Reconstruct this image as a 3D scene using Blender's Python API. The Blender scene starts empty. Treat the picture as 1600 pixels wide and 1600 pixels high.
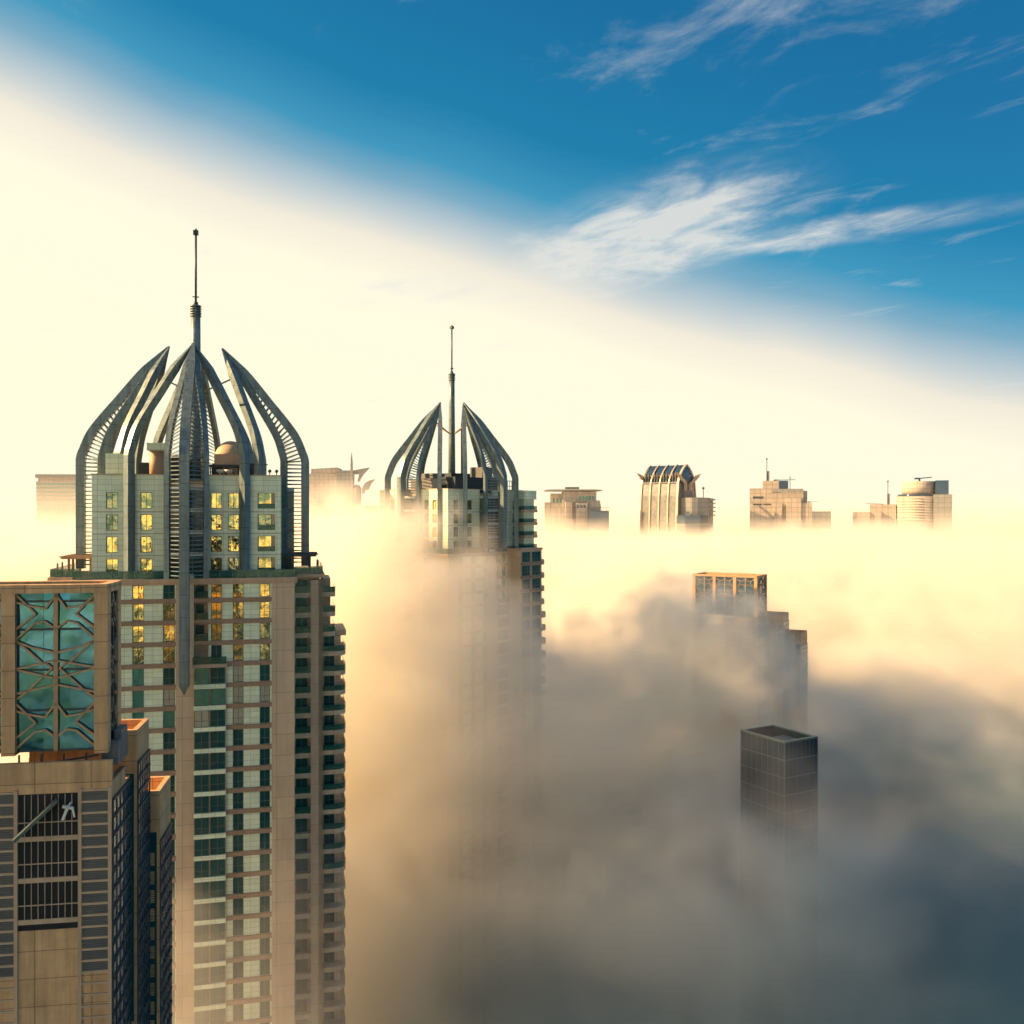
import bpy, bmesh, math, random
from mathutils import Vector, Matrix
R = math.radians
C = bpy.context.scene.collection
scene = bpy.context.scene
random.seed(7)
EXPO = 1.55
CZ = 165.0            # camera height above the ground
F = 1500.0            # focal length in photo pixels (photo 1600 px wide)

# ------------------------------------------------------------------ camera
cam = bpy.data.cameras.new('camera'); camo = bpy.data.objects.new('camera', cam); C.objects.link(camo)
cam.sensor_width = 36; cam.lens = 36*F/1600; cam.clip_start = .5; cam.clip_end = 60000
camo.location = (0, 0, CZ); camo.rotation_euler = (R(90), 0, 0)
scene.camera = camo

# ------------------------------------------------------------------ world, sun, exposure
SUN_EL, SUN_AZ = R(28), R(93)         # azimuth measured to the LEFT of the view direction (+Y)
w = bpy.data.worlds.new('World'); scene.world = w; w.use_nodes = True
NT = w.node_tree; NT.nodes.clear()
class G:
    """tiny helper for node graphs: every call returns an output socket"""
    def __init__(s, nt): s.nt = nt
    def n(s, t, **kw):
        n = s.nt.nodes.new(t)
        for k, v in kw.items(): setattr(n, k, v)
        return n
    def put(s, sock, v):
        if v is None: return
        if isinstance(v, bpy.types.NodeSocket): s.nt.links.new(v, sock)
        else: sock.default_value = v
    def m(s, op, a, b=None, c=None, clamp=False):
        n = s.n('ShaderNodeMath', operation=op); n.use_clamp = clamp
        for i, v in enumerate((a, b, c)):
            if v is not None: s.put(n.inputs[i], v)
        return n.outputs[0]
    def ss(s, v, a, b, lo=0., hi=1.):
        n = s.n('ShaderNodeMapRange', interpolation_type='SMOOTHSTEP')
        s.put(n.inputs['Value'], v); s.put(n.inputs['From Min'], a); s.put(n.inputs['From Max'], b)
        s.put(n.inputs['To Min'], lo); s.put(n.inputs['To Max'], hi)
        return n.outputs[0]
    def lin(s, v, a, b, lo=0., hi=1.):
        n = s.n('ShaderNodeMapRange')
        s.put(n.inputs['Value'], v); s.put(n.inputs['From Min'], a); s.put(n.inputs['From Max'], b)
        s.put(n.inputs['To Min'], lo); s.put(n.inputs['To Max'], hi)
        return n.outputs[0]
    def mix(s, f, a, b, mode='MIX'):
        n = s.n('ShaderNodeMix', data_type='RGBA', blend_type=mode)
        s.put(n.inputs[0], f); s.put(n.inputs[6], a); s.put(n.inputs[7], b)
        return n.outputs[2]
    def xyz(s, v):
        n = s.n('ShaderNodeSeparateXYZ'); s.put(n.inputs[0], v); return n.outputs
    def vec(s, x, y, z):
        n = s.n('ShaderNodeCombineXYZ')
        for i, v in enumerate((x, y, z)): s.put(n.inputs[i], v)
        return n.outputs[0]
    def noise(s, v, scale, detail=4., rough=.5, dist=0., col=False):
        n = s.n('ShaderNodeTexNoise'); s.put(n.inputs['Vector'], v)
        n.inputs['Scale'].default_value = scale; n.inputs['Detail'].default_value = detail
        n.inputs['Roughness'].default_value = rough; n.inputs['Distortion'].default_value = dist
        return n.outputs['Color' if col else 0]
    def ramp(s, v, stops):
        n = s.n('ShaderNodeValToRGB'); s.put(n.inputs[0], v)
        e = n.color_ramp.elements
        while len(e) < len(stops): e.new(.5)
        for i, (p, c) in enumerate(stops): e[i].position = p; e[i].color = (*c, 1)
        return n.outputs[0]
g = G(NT)
d = g.n('ShaderNodeTexCoord').outputs['Generated']
dx, dy, dz = g.xyz(d)
hor = g.m('SQRT', g.m('ADD', g.m('MULTIPLY', dx, dx), g.m('MULTIPLY', dy, dy)))
# haze belt: a tilted cone, higher towards the sun on the left
belt = g.m('SUBTRACT', g.m('ADD', dz, g.m('MULTIPLY', dx, .30)), g.m('MULTIPLY', hor, .272))
wob = g.noise(d, 3.0, 3)
belt = g.m('ADD', belt, g.m('MULTIPLY', g.m('SUBTRACT', wob, .5), .05))
sky = g.n('ShaderNodeTexSky', sky_type='NISHITA'); sky.sun_disc = False
sky.sun_elevation = SUN_EL; sky.sun_rotation = -SUN_AZ
sky.air_density = 1.0; sky.dust_density = .6; sky.ozone_density = 3.0
nish = g.mix(1.0, sky.outputs[0], (.045, .10, .12, 1), 'MULTIPLY')
stops = [(-.30, (1.04, 1.0, .74)), (-.08, (1.02, .97, .76)), (-.036, (.90, .84, .71)), (-.006, (.57, .64, .66)), (.030, (.22, .43, .57)),
         (.062, (.055, .33, .53)), (.12, (.006, .22, .42)), (.25, (.004, .16, .36)), (.60, (.004, .12, .28))]
lo_, hi_ = -.30, .60
base = g.ramp(g.lin(belt, lo_, hi_), [((p-lo_)/(hi_-lo_), c) for p, c in stops])
base = g.mix(g.ss(belt, .0, .12, 0., .22), base, nish)
# cirrus on a plane high above: project the direction
inv = g.m('DIVIDE', 1.0, g.m('MAXIMUM', dz, .05))
px_, py_ = g.m('MULTIPLY', dx, inv), g.m('MULTIPLY', dy, inv)
pv = g.vec(g.m('ADD', g.m('MULTIPLY', px_, 1.25), g.m('MULTIPLY', py_, .42)), g.m('MULTIPLY', py_, .8), 0.0)
c1 = g.noise(pv, 2.7, 10, .63, .45)
def blob(cx, cy_, rx, ry, sk, amp):
    ax = g.m('DIVIDE', g.m('SUBTRACT', px_, cx), rx)
    ay = g.m('DIVIDE', g.m('SUBTRACT', g.m('ADD', py_, g.m('MULTIPLY', g.m('SUBTRACT', px_, cx), sk)), cy_), ry)
    return g.ss(g.m('ADD', g.m('MULTIPLY', ax, ax), g.m('MULTIPLY', ay, ay)), 0., 1.3, amp, 0.)
patch = g.m('MAXIMUM', blob(.44, 3.66, .56, .88, .75, .38), blob(1.10, 3.45, .66, .24, .55, .26))
patch = g.m('MAXIMUM', patch, blob(-.1, 4.2, .8, .5, .5, .20))
pv2 = g.vec(g.m('ADD', px_, 3.1), g.m('MULTIPLY', py_, .7), 5.0)
c2 = g.noise(pv2, .9, 3, .5)
upper = g.ss(dz, .33, .60, 0., .26)
cl = g.ss(g.m('ADD', g.m('ADD', c1, patch), g.m('ADD', upper, g.m('MULTIPLY', g.m('SUBTRACT', c2, .5), .45))), .58, 1.06)
soft = g.m('MULTIPLY', g.m('MULTIPLY', patch, g.lin(c2, .3, .7, .7, 1.2)), g.ss(g.noise(pv, 5.5, 8, .62, .6), .30, .66, .25, 1.25))
cl = g.m('MINIMUM', g.m('ADD', cl, soft), 1.0)
base = g.mix(g.m('MULTIPLY', cl, .80), base, (.84, .82, .76, 1))
bg = g.n('ShaderNodeBackground'); g.put(bg.inputs[0], base); bg.inputs[1].default_value = 2**-EXPO
out = g.n('ShaderNodeOutputWorld'); NT.links.new(bg.outputs[0], out.inputs[0])

sl = bpy.data.lights.new('sun', 'SUN'); slo = bpy.data.objects.new('sun', sl); C.objects.link(slo)
sl.energy = 4.2; sl.angle = R(.6); sl.color = (1.0, .60, .27)
sd = Vector((-math.sin(SUN_AZ)*math.cos(SUN_EL), math.cos(SUN_AZ)*math.cos(SUN_EL), math.sin(SUN_EL)))
slo.rotation_euler = sd.to_track_quat('Z', 'Y').to_euler(); slo.location = (-200, 0, 400)

vs = scene.view_settings
vs.view_transform = 'Standard'; vs.look = 'None'; vs.exposure = EXPO; vs.gamma = 1
scene.render.engine = 'CYCLES'
cy = scene.cycles
cy.use_denoising = True
cy.max_bounces = 12; cy.diffuse_bounces = 2; cy.glossy_bounces = 2; cy.transmission_bounces = 4
cy.volume_bounces = 12; cy.transparent_max_bounces = 8
cy.volume_step_rate = 2.5; cy.volume_max_steps = 256
cy.use_adaptive_sampling = True; cy.adaptive_threshold = .03
cy.caustics_reflective = False; cy.caustics_refractive = False
cy.sample_clamp_indirect = 4

# ------------------------------------------------------------------ fog (voxel volumes grown by geometry nodes)
def mat_volume(name, dens, color, aniso, absorb=(0, 0, 0)):
    m = bpy.data.materials.new(name); m.use_nodes = True; nt = m.node_tree; nt.nodes.clear()
    v = nt.nodes.new('ShaderNodeVolumePrincipled'); o = nt.nodes.new('ShaderNodeOutputMaterial')
    v.inputs['Color'].default_value = (*color, 1); v.inputs['Density'].default_value = dens
    v.inputs['Anisotropy'].default_value = aniso
    v.inputs['Absorption Color'].default_value = (*absorb, 1)
    nt.links.new(v.outputs[0], o.inputs['Volume'])
    return m

def fog_bank(name, lo, hi, vox, mat, field):
    vd = bpy.data.volumes.new(name); o = bpy.data.objects.new(name, vd); C.objects.link(o)
    o['kind'] = 'stuff'; o['label'] = 'sea of golden fog and shade-tinted vapour around the towers'
    ng = bpy.data.node_groups.new(name, 'GeometryNodeTree')
    ng.interface.new_socket('Geometry', in_out='OUTPUT', socket_type='NodeSocketGeometry')
    h = G(ng)
    vc = h.n('GeometryNodeVolumeCube')
    vc.inputs['Min'].default_value = lo; vc.inputs['Max'].default_value = hi
    for i, k in enumerate(('X', 'Y', 'Z')):
        vc.inputs['Resolution '+k].default_value = max(4, int(round((hi[i]-lo[i])/vox)))
    pos = h.n('GeometryNodeInputPosition').outputs[0]
    h.put(vc.inputs['Density'], field(h, pos))
    vc.inputs['Background'].default_value = 0
    sm = h.n('GeometryNodeSetMaterial'); sm.inputs['Material'].default_value = mat
    ng.links.new(vc.outputs[0], sm.inputs[0])
    go = h.n('NodeGroupOutput'); ng.links.new(sm.outputs[0], go.inputs[0])
    md = o.modifiers.new('fog', 'NODES'); md.node_group = ng
    vd.materials.append(mat)
    return o
def gauss(h, x, y, cx, cy_, rx, ry):
    a = h.m('DIVIDE', h.m('SUBTRACT', x, cx), rx); b = h.m('DIVIDE', h.m('SUBTRACT', y, cy_), ry)
    return h.m('EXPONENT', h.m('MULTIPLY', h.m('ADD', h.m('MULTIPLY', a, a), h.m('MULTIPLY', b, b)), -1.0))
def near_field(h, pos):
    x, y, z = h.xyz(pos); z = h.m('SUBTRACT', z, CZ)
    sq = h.vec(x, y, h.m('MULTIPLY', z, 1.2))
    big = h.m('SUBTRACT', h.noise(sq, .012, 2), .5)
    fine = h.m('SUBTRACT', h.noise(sq, .052, 8, .66, .8), .5)
    inner = h.noise(h.vec(x, h.m('ADD', y, 300.), h.m('MULTIPLY', z, 1.3)), .050, 7, .66, 1.0)
    top = h.ss(y, 150., 400., -66., -13.)
    b1 = h.m('MULTIPLY', gauss(h, x, y, -30., 200., 44., 44.), 78.)      # bank rolling round the second tower
    b2 = h.m('MULTIPLY', gauss(h, x, y, 50., 236., 30., 22.), 38.)       # bank veiling the lattice tower
    b3 = h.m('MULTIPLY', gauss(h, x, y, -44., 116., 30., 26.), 18.)
    b4 = h.m('MULTIPLY', gauss(h, x, y, 44., 164., 32., 18.), 33.)
    left = h.ss(x, -60., -120., 0., -40.)
    top = h.m('ADD', h.m('ADD', h.m('ADD', top, b4), b2), h.m('ADD', h.m('ADD', b1, b3), left))
    cap = h.m('ADD', -13., h.m('SUBTRACT', h.m('MULTIPLY', gauss(h, x, y, -30., 200., 40., 50.), 16.5), h.m('MULTIPLY', gauss(h, x, y, 66., 222., 30., 34.), 6.)))
    top = h.m('MINIMUM', top, cap)
    top = h.m('ADD', top, h.m('ADD', h.m('MULTIPLY', big, 40.), h.m('MULTIPLY', fine, 62.)))
    depth = h.m('SUBTRACT', top, z)
    body = h.ss(depth, 0., 8.)
    ys = h.m('ADD', y, h.ss(x, 10., -60., -70., 0.))
    near = h.ss(ys, 85., 200.)
    low = h.ss(z, h.ss(x, -10., 60., -150., -92.), -44., h.ss(x, -10., 60., .95, .12), 1.)
    near = h.m('ADD', near, h.m('ADD', h.m('MULTIPLY', gauss(h, x, y, -42., 112., 26., 20.), .35), h.m('MULTIPLY', gauss(h, x, y, 36., 164., 26., 17.), .22)))
    near = h.m('MULTIPLY', near, h.m('ADD', 1., h.m('MULTIPLY', h.m('ADD', gauss(h, x, y, -30., 200., 38., 36.), h.m('MULTIPLY', gauss(h, x, y, 40., 232., 32., 22.), .85)), 3.0)))
    shroud = h.m('MULTIPLY', h.m('MULTIPLY', gauss(h, x, y, 44., 166., 36., 15.), h.ss(h.m('ADD', z, h.m('MULTIPLY', fine, 40.)), -48., -64.)), 1.5)
    return h.m('MULTIPLY', h.m('ADD', h.m('MULTIPLY', h.m('MULTIPLY', body, near), low), shroud), h.ss(inner, .36, .62, .12, 1.7))
def far_field(h, pos):
    x, y, z = h.xyz(pos); z = h.m('SUBTRACT', z, CZ)
    n = h.m('SUBTRACT', h.noise(pos, .0075, 6, .62, .3), .5)
    n2 = h.m('SUBTRACT', h.noise(pos, .03, 5, .62, .5), .5)
    top = h.m('ADD', h.m('ADD', h.m('MULTIPLY', n, 40.), h.m('MULTIPLY', n2, 26.)), -13.)
    for (cx, cy_, rx, ry, up) in ((28., 668., 18., 34., 9.), (66., 672., 22., 30., 2.), (114., 668., 20., 34., 6.), (190., 672., 34., 40., 14.), (240., 668., 26., 34., 8.), (290., 668., 34., 40., 11.), (-150., 830., 60., 70., 7.), (-370., 830., 90., 120., 10.)):
        top = h.m('ADD', top, h.m('MULTIPLY', gauss(h, x, y, cx, cy_, rx, ry), h.m('ADD', up, h.m('MULTIPLY', n2, 46.))))
    body = h.ss(h.m('SUBTRACT', top, z), -2., 16.)
    veil = h.m('MULTIPLY', h.ss(z, 34., -8.), h.ss(x, 40., -140., .010, .055))
    return h.m('ADD', body, veil)
fogm = mat_volume('fog_vapour', .035, (.996, .978, .915), .15)
fog_bank('fog', (-300, 70, 20), (390, 480, CZ+14), 2.3, fogm, near_field)
def mist_field(h, pos):  # added low volume: cool shade put into its teal scatter colour
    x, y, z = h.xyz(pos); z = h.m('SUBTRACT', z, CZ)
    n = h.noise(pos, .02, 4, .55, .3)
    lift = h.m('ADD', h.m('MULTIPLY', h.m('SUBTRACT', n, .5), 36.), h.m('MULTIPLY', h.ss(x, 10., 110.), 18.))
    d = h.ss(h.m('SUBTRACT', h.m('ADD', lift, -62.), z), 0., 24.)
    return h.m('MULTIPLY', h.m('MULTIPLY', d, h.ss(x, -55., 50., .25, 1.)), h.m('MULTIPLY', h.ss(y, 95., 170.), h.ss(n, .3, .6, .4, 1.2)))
mistm = mat_volume('shade_tinted_vapour', .015, (.055, .25, .40), .0)
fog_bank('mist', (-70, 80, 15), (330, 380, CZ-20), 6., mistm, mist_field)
fog_bank('fog', (-900, 480, 70), (900, 1200, CZ+36), 5.5, fogm, far_field)
fog_bank('fog', (-4000, 1200, 100), (4000, 9000, CZ+36), 34., fogm, far_field)
def rear_field(h, pos):
    x, y, z = h.xyz(pos); z = h.m('SUBTRACT', z, CZ)
    n = h.m('SUBTRACT', h.noise(pos, .006, 4, .6), .5)
    return h.ss(h.m('SUBTRACT', h.m('ADD', -36., h.m('MULTIPLY', n, 130.)), z), 0., 25.)
fog_bank('fog', (-1600, -2400, 20), (1400, -420, CZ+12), 28., fogm, rear_field)    # the sea of fog goes on behind the camera: the windows mirror it

# ------------------------------------------------------------------ mesh helpers
class MB:
    """collects boxes, prisms, tubes and sweeps; build() links them as ONE mesh object"""
    def __init__(s): s.v = []; s.f = []; s.sm = []
    def add(s, vs, fs, smooth=False):
        b = len(s.v); s.v += [tuple(p) for p in vs]
        for f in fs: s.f.append(tuple(b+i for i in f)); s.sm.append(smooth)
    def box(s, x0, x1, y0, y1, z0, z1):
        x0, x1 = min(x0, x1), max(x0, x1); y0, y1 = min(y0, y1), max(y0, y1); z0, z1 = min(z0, z1), max(z0, z1)
        s.add([(x0,y0,z0),(x1,y0,z0),(x1,y1,z0),(x0,y1,z0),(x0,y0,z1),(x1,y0,z1),(x1,y1,z1),(x0,y1,z1)],
              [(0,3,2,1),(4,5,6,7),(0,1,5,4),(1,2,6,5),(2,3,7,6),(3,0,4,7)])
        return s
    def prism(s, poly, z0, z1, smooth=False, top=None):
        n = len(poly); top = top or poly
        s.add([(x, y, z0) for x, y in poly]+[(x, y, z1) for x, y in top],
              [tuple(range(n-1, -1, -1)), tuple(range(n, 2*n))])
        b = len(s.v)-2*n
        for i in range(n):
            j = (i+1) % n; s.f.append((b+i, b+j, b+n+j, b+n+i)); s.sm.append(smooth)
        return s
    def slab(s, poly, o, u, v, n, t):
        """polygon in the plane (u, v) at o, extruded by t along n"""
        o, u, v, n = map(Vector, (o, u, v, n)); k = len(poly)
        A = [o+u*a+v*b for a, b in poly]; B = [p+n*t for p in A]
        s.add(A+B, [tuple(range(k-1, -1, -1)), tuple(range(k, 2*k))]+[(i, (i+1) % k, k+(i+1) % k, k+i) for i in range(k)])
        return s
    def bar(s, a, b, w, t=None, up=(0, 0, 1)):
        a, b = Vector(a), Vector(b); t = t or w
        d = (b-a).normalized(); up = Vector(up)
        if abs(d.dot(up)) > .98: up = Vector((0, 1, 0))
        x = d.cross(up).normalized()*w/2; y = x.cross(d).normalized()*t/2
        s.add([a-x-y, a+x-y, a+x+y, a-x+y, b-x-y, b+x-y, b+x+y, b-x+y],
              [(0,3,2,1),(4,5,6,7),(0,1,5,4),(1,2,6,5),(2,3,7,6),(3,0,4,7)])
        return s
    def lathe(s, cx, cy, prof, n=20):
        vs = []
        for r, z in prof: vs += [(cx+r*math.cos(2*math.pi*i/n), cy+r*math.sin(2*math.pi*i/n), z) for i in range(n)]
        k = len(prof)
        fs = [(j*n+i, j*n+(i+1) % n, (j+1)*n+(i+1) % n, (j+1)*n+i) for j in range(k-1) for i in range(n)]
        s.add(vs, fs, True)
        b = len(s.v)-k*n
        s.f.append(tuple(b+i for i in range(n-1, -1, -1))); s.sm.append(False)
        s.f.append(tuple(b+(k-1)*n+i for i in range(n))); s.sm.append(False)
        return s
    def cyl(s, cx, cy, r, z0, z1, n=16, r1=None): return s.lathe(cx, cy, [(r, z0), (r if r1 is None else r1, z1)], n)
    def sweep(s, pts, lat, w, t):
        """rectangular tube along pts lying in a vertical plane whose sideways direction is lat"""
        lat = Vector(lat); vs = []; n = len(pts)
        for i, p in enumerate(pts):
            p = Vector(p); q = Vector(pts[min(i+1, n-1)])-Vector(pts[max(i-1, 0)])
            nn = q.normalized().cross(lat).normalized()
            wi = w[i] if isinstance(w, (list, tuple)) else w; ti = t[i] if isinstance(t, (list, tuple)) else t
            vs += [p-lat*wi/2-nn*ti/2, p+lat*wi/2-nn*ti/2, p+lat*wi/2+nn*ti/2, p-lat*wi/2+nn*ti/2]
        fs = [(3, 2, 1, 0), tuple(4*(n-1)+i for i in range(4))]
        for j in range(n-1):
            for i in range(4): fs.append((4*j+i, 4*j+(i+1) % 4, 4*j+4+(i+1) % 4, 4*j+4+i))
        s.add(vs, fs)
        return s
    def build(s, name, mat, parent=None, kind=None):
        me = bpy.data.meshes.new(name); me.from_pydata(s.v, [], s.f)
        me.polygons.foreach_set('use_smooth', s.sm); me.update()
        bm = bmesh.new(); bm.from_mesh(me); bmesh.ops.recalc_face_normals(bm, faces=bm.faces); bm.to_mesh(me); bm.free()
        me.materials.append(mat)
        o = bpy.data.objects.new(name, me); C.objects.link(o)
        if parent: o.parent = parent
        if kind: o['kind'] = kind
        return o
def thing(name, label, cat, loc, yaw=0, group=None):
    o = bpy.data.objects.new(name, None); C.objects.link(o); o.empty_display_size = 4
    o.location = loc; o.rotation_euler = (0, 0, R(yaw)); o['label'] = label; o['category'] = cat
    if group: o['group'] = group
    return o
def X(px, D): return (px-800)/F*D
def Z(py, D): return CZ+(800-py)/F*D

# ------------------------------------------------------------------ materials
def pbr(name, col, rough=.6, metal=0., var=.12, vscale=.35, joints=None, jcol=.45, streak=0., bump=0., bscale=.5, spec=.5, jaxis='xyz', detail=5):
    """plain surface with stains, optional streaks running down and optional panel joints (dx, dz, width)"""
    m = bpy.data.materials.new(name); m.use_nodes = True; nt = m.node_tree; h = G(nt)
    b = nt.nodes['Principled BSDF']; co = h.n('ShaderNodeTexCoord').outputs['Object']
    n1 = h.noise(co, vscale, detail, .6)
    k = h.lin(n1, .25, .75, 1-var, 1+var)
    if streak:
        x, y, z = h.xyz(co)
        n2 = h.noise(h.vec(h.m('MULTIPLY', x, 2.3), h.m('MULTIPLY', y, 2.3), h.m('MULTIPLY', z, .12)), 1., 4, .6)
        k = h.m('MULTIPLY', k, h.lin(n2, .3, .75, 1+streak*.5, 1-streak))
    if joints:
        x, y, z = h.xyz(co); jd, jz, jw = joints
        def line(v, p): return h.m('LESS_THAN', h.m('ABSOLUTE', h.m('SUBTRACT', h.m('FRACT', h.m('DIVIDE', v, p)), .5)), jw/p/2)
        L = line(z, jz)
        if jd: L = h.m('MAXIMUM', L, line(h.m('ADD', x, y), jd))
        k = h.m('MULTIPLY', k, h.lin(L, 0, 1, 1, jcol))
        # every panel its own slightly different tone
        wn = h.n('ShaderNodeTexWhiteNoise', noise_dimensions='2D')
        h.put(wn.inputs[0], h.vec(h.m('FLOOR', h.m('ADD', h.m('DIVIDE', h.m('ADD', x, y), jd or 2.), .5)), h.m('FLOOR', h.m('ADD', h.m('DIVIDE', z, jz), .5)), 0.))
        k = h.m('MULTIPLY', k, h.lin(wn.outputs[0], 0, 1, .93, 1.07))
    c = h.n('ShaderNodeVectorMath', operation='SCALE'); c.inputs[0].default_value = col; h.put(c.inputs['Scale'], k)
    h.put(b.inputs['Base Color'], c.outputs[0])
    b.inputs['Metallic'].default_value = metal; b.inputs['Specular IOR Level'].default_value = spec
    h.put(b.inputs['Roughness'], h.lin(n1, .2, .8, max(0, rough-.1), min(1, rough+.1)))
    if bump:
        bn = h.n('ShaderNodeBump'); bn.inputs['Strength'].default_value = bump; bn.inputs['Distance'].default_value = .05
        h.put(bn.inputs['Height'], h.noise(co, bscale*4, 4)); h.put(b.inputs['Normal'], bn.outputs[0])
    return m
def glass(name, col, metal=.75, rough=.04, wave=.35, wscale=.8, tint2=None, spec=.5):
    """coated, slightly wavy facade glass: mirrors the sky and the city"""
    m = bpy.data.materials.new(name); m.use_nodes = True; nt = m.node_tree; h = G(nt)
    b = nt.nodes['Principled BSDF']; co = h.n('ShaderNodeTexCoord').outputs['Object']
    b.inputs['Metallic'].default_value = metal; b.inputs['Roughness'].default_value = rough; b.inputs['Specular IOR Level'].default_value = spec
    if tint2:  # second tone: blotches painted into the colour like broken reflections
        f = h.ss(h.noise(co, .45, 4, .6, .6), .42, .58)
        h.put(b.inputs['Base Color'], h.mix(f, (*col, 1), (*tint2, 1)))
    else: b.inputs['Base Color'].default_value = (*col, 1)
    bn = h.n('ShaderNodeBump'); bn.inputs['Strength'].default_value = wave; bn.inputs['Distance'].default_value = .12
    h.put(bn.inputs['Height'], h.noise(co, wscale, 2, .5)); h.put(b.inputs['Normal'], bn.outputs[0])
    return m
def clear_glass(name, col, alpha):
    m = bpy.data.materials.new(name); m.use_nodes = True; nt = m.node_tree
    b = nt.nodes['Principled BSDF']; b.inputs['Base Color'].default_value = (*col, 1); b.inputs['Roughness'].default_value = .06
    b.inputs['Alpha'].default_value = alpha; b.inputs['Metallic'].default_value = .2
    return m
M = dict(
    rib=pbr('weathered_grey_steel', (.165, .23, .24), .42, .35, .22, .8, streak=.45, joints=(0, 3.1, .09), jcol=.45, bump=.15, bscale=1.),
    green=pbr('pale_green_panels', (.74, .84, .60), .45, .0, .08, .3, joints=(1.9, .78, .05), jcol=.55, streak=.10),
    beige=pbr('beige_stone', (.57, .44, .29), .65, .0, .10, .4, joints=(2.6, 3.05, .06), jcol=.55, streak=.10, bump=.2),
    brown=pbr('brown_spandrel', (.33, .22, .14), .7, .0, .22, 2.2, bump=.5, bscale=1.2),
    cornice=pbr('cornice_stone', (.52, .37, .24), .6, .0, .12, .5, streak=.15),
    roof=pbr('roof_screed', (.20, .19, .17), .9, .0, .25, .3),
    dark=pbr('dark_steel', (.035, .055, .07), .5, .3, .2, .8),
    frame=pbr('window_frame', (.10, .15, .14), .4, .4, .1, 1.),
    white=pbr('white_paint', (.72, .70, .62), .5, .0, .08, .6),
    band=pbr('white_floor_band', (.50, .56, .52), .5, .0, .1, .5),
    sand=pbr('sand_render', (.60, .375, .19), .75, .0, .20, .7, joints=(3.4, 1.75, .05), jcol=.45, streak=.30, bump=.3),
    bars=pbr('bronze_lattice', (.40, .27, .15), .5, .2, .2, 1.),
    grey=pbr('grey_render', (.17, .18, .18), .75, .0, .14, .4, joints=(0, 1.3, .04), jcol=.7, streak=.15),
    louvre=pbr('louvre_metal', (.12, .13, .13), .5, .2, .15, 1.),
    stucco=pbr('pale_far_stucco', (.47, .42, .36), .8, .0, .16, .08, joints=(4.2, 3.4, .6), jcol=.72, streak=.2),
    stuccog=pbr('grey_far_stucco', (.27, .29, .28), .7, .0, .14, .08, joints=(4.2, 3.4, .6), jcol=.72),
    navy=glass('dark_blue_glazing', (.045, .10, .17), .5, .12, .2, .3),
    ggold_refl=glass('painted_gold_reflection', (.95, .80, .26), .95, .05, .5, .8, (.22, .30, .17)),  # yellow reflected light and its dark gaps put into the glass colour
    gpale=glass('greenish_mirror_glass', (.36, .43, .26), .9, .05, .55, 1.4, (.10, .17, .13)),
    gteal=glass('teal_glass', (.05, .24, .21), .35, .06, .35, 1.0, None, .3),
    rshade=pbr('painted_recess_shade', (.010, .013, .016), .8, .0, .3, 1.),  # near-black colour stands in for the shade inside openings
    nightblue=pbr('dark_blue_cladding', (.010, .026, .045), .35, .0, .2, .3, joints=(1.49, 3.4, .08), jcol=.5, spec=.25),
    gblind=pbr('drawn_blinds', (.34, .38, .30), .35, .2, .15, 2.),
    gdark=glass('dark_teal_glass', (.014, .085, .09), .22, .08, .3, .8, None, .15),
    gsky=glass('blue_green_patterned_glass', (.07, .27, .42), .8, .05, .9, .40, (.045, .20, .22)),
    gbay=glass('dark_bay_glass', (.015, .04, .05), .12, .12, .3, .8),  # one even dark tone for the glazed bays
    rail=clear_glass('green_glass_balustrade', (.02, .13, .10), .66),
)
rnd = random.Random(11)

# ------------------------------------------------------------------ ground under the fog
MB().box(-20000, 20000, -9000, 30000, -2, 0).build('ground', pbr('dark_marina_ground', (.004, .05, .075), .5, .0, .5, .02), kind='structure')

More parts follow.
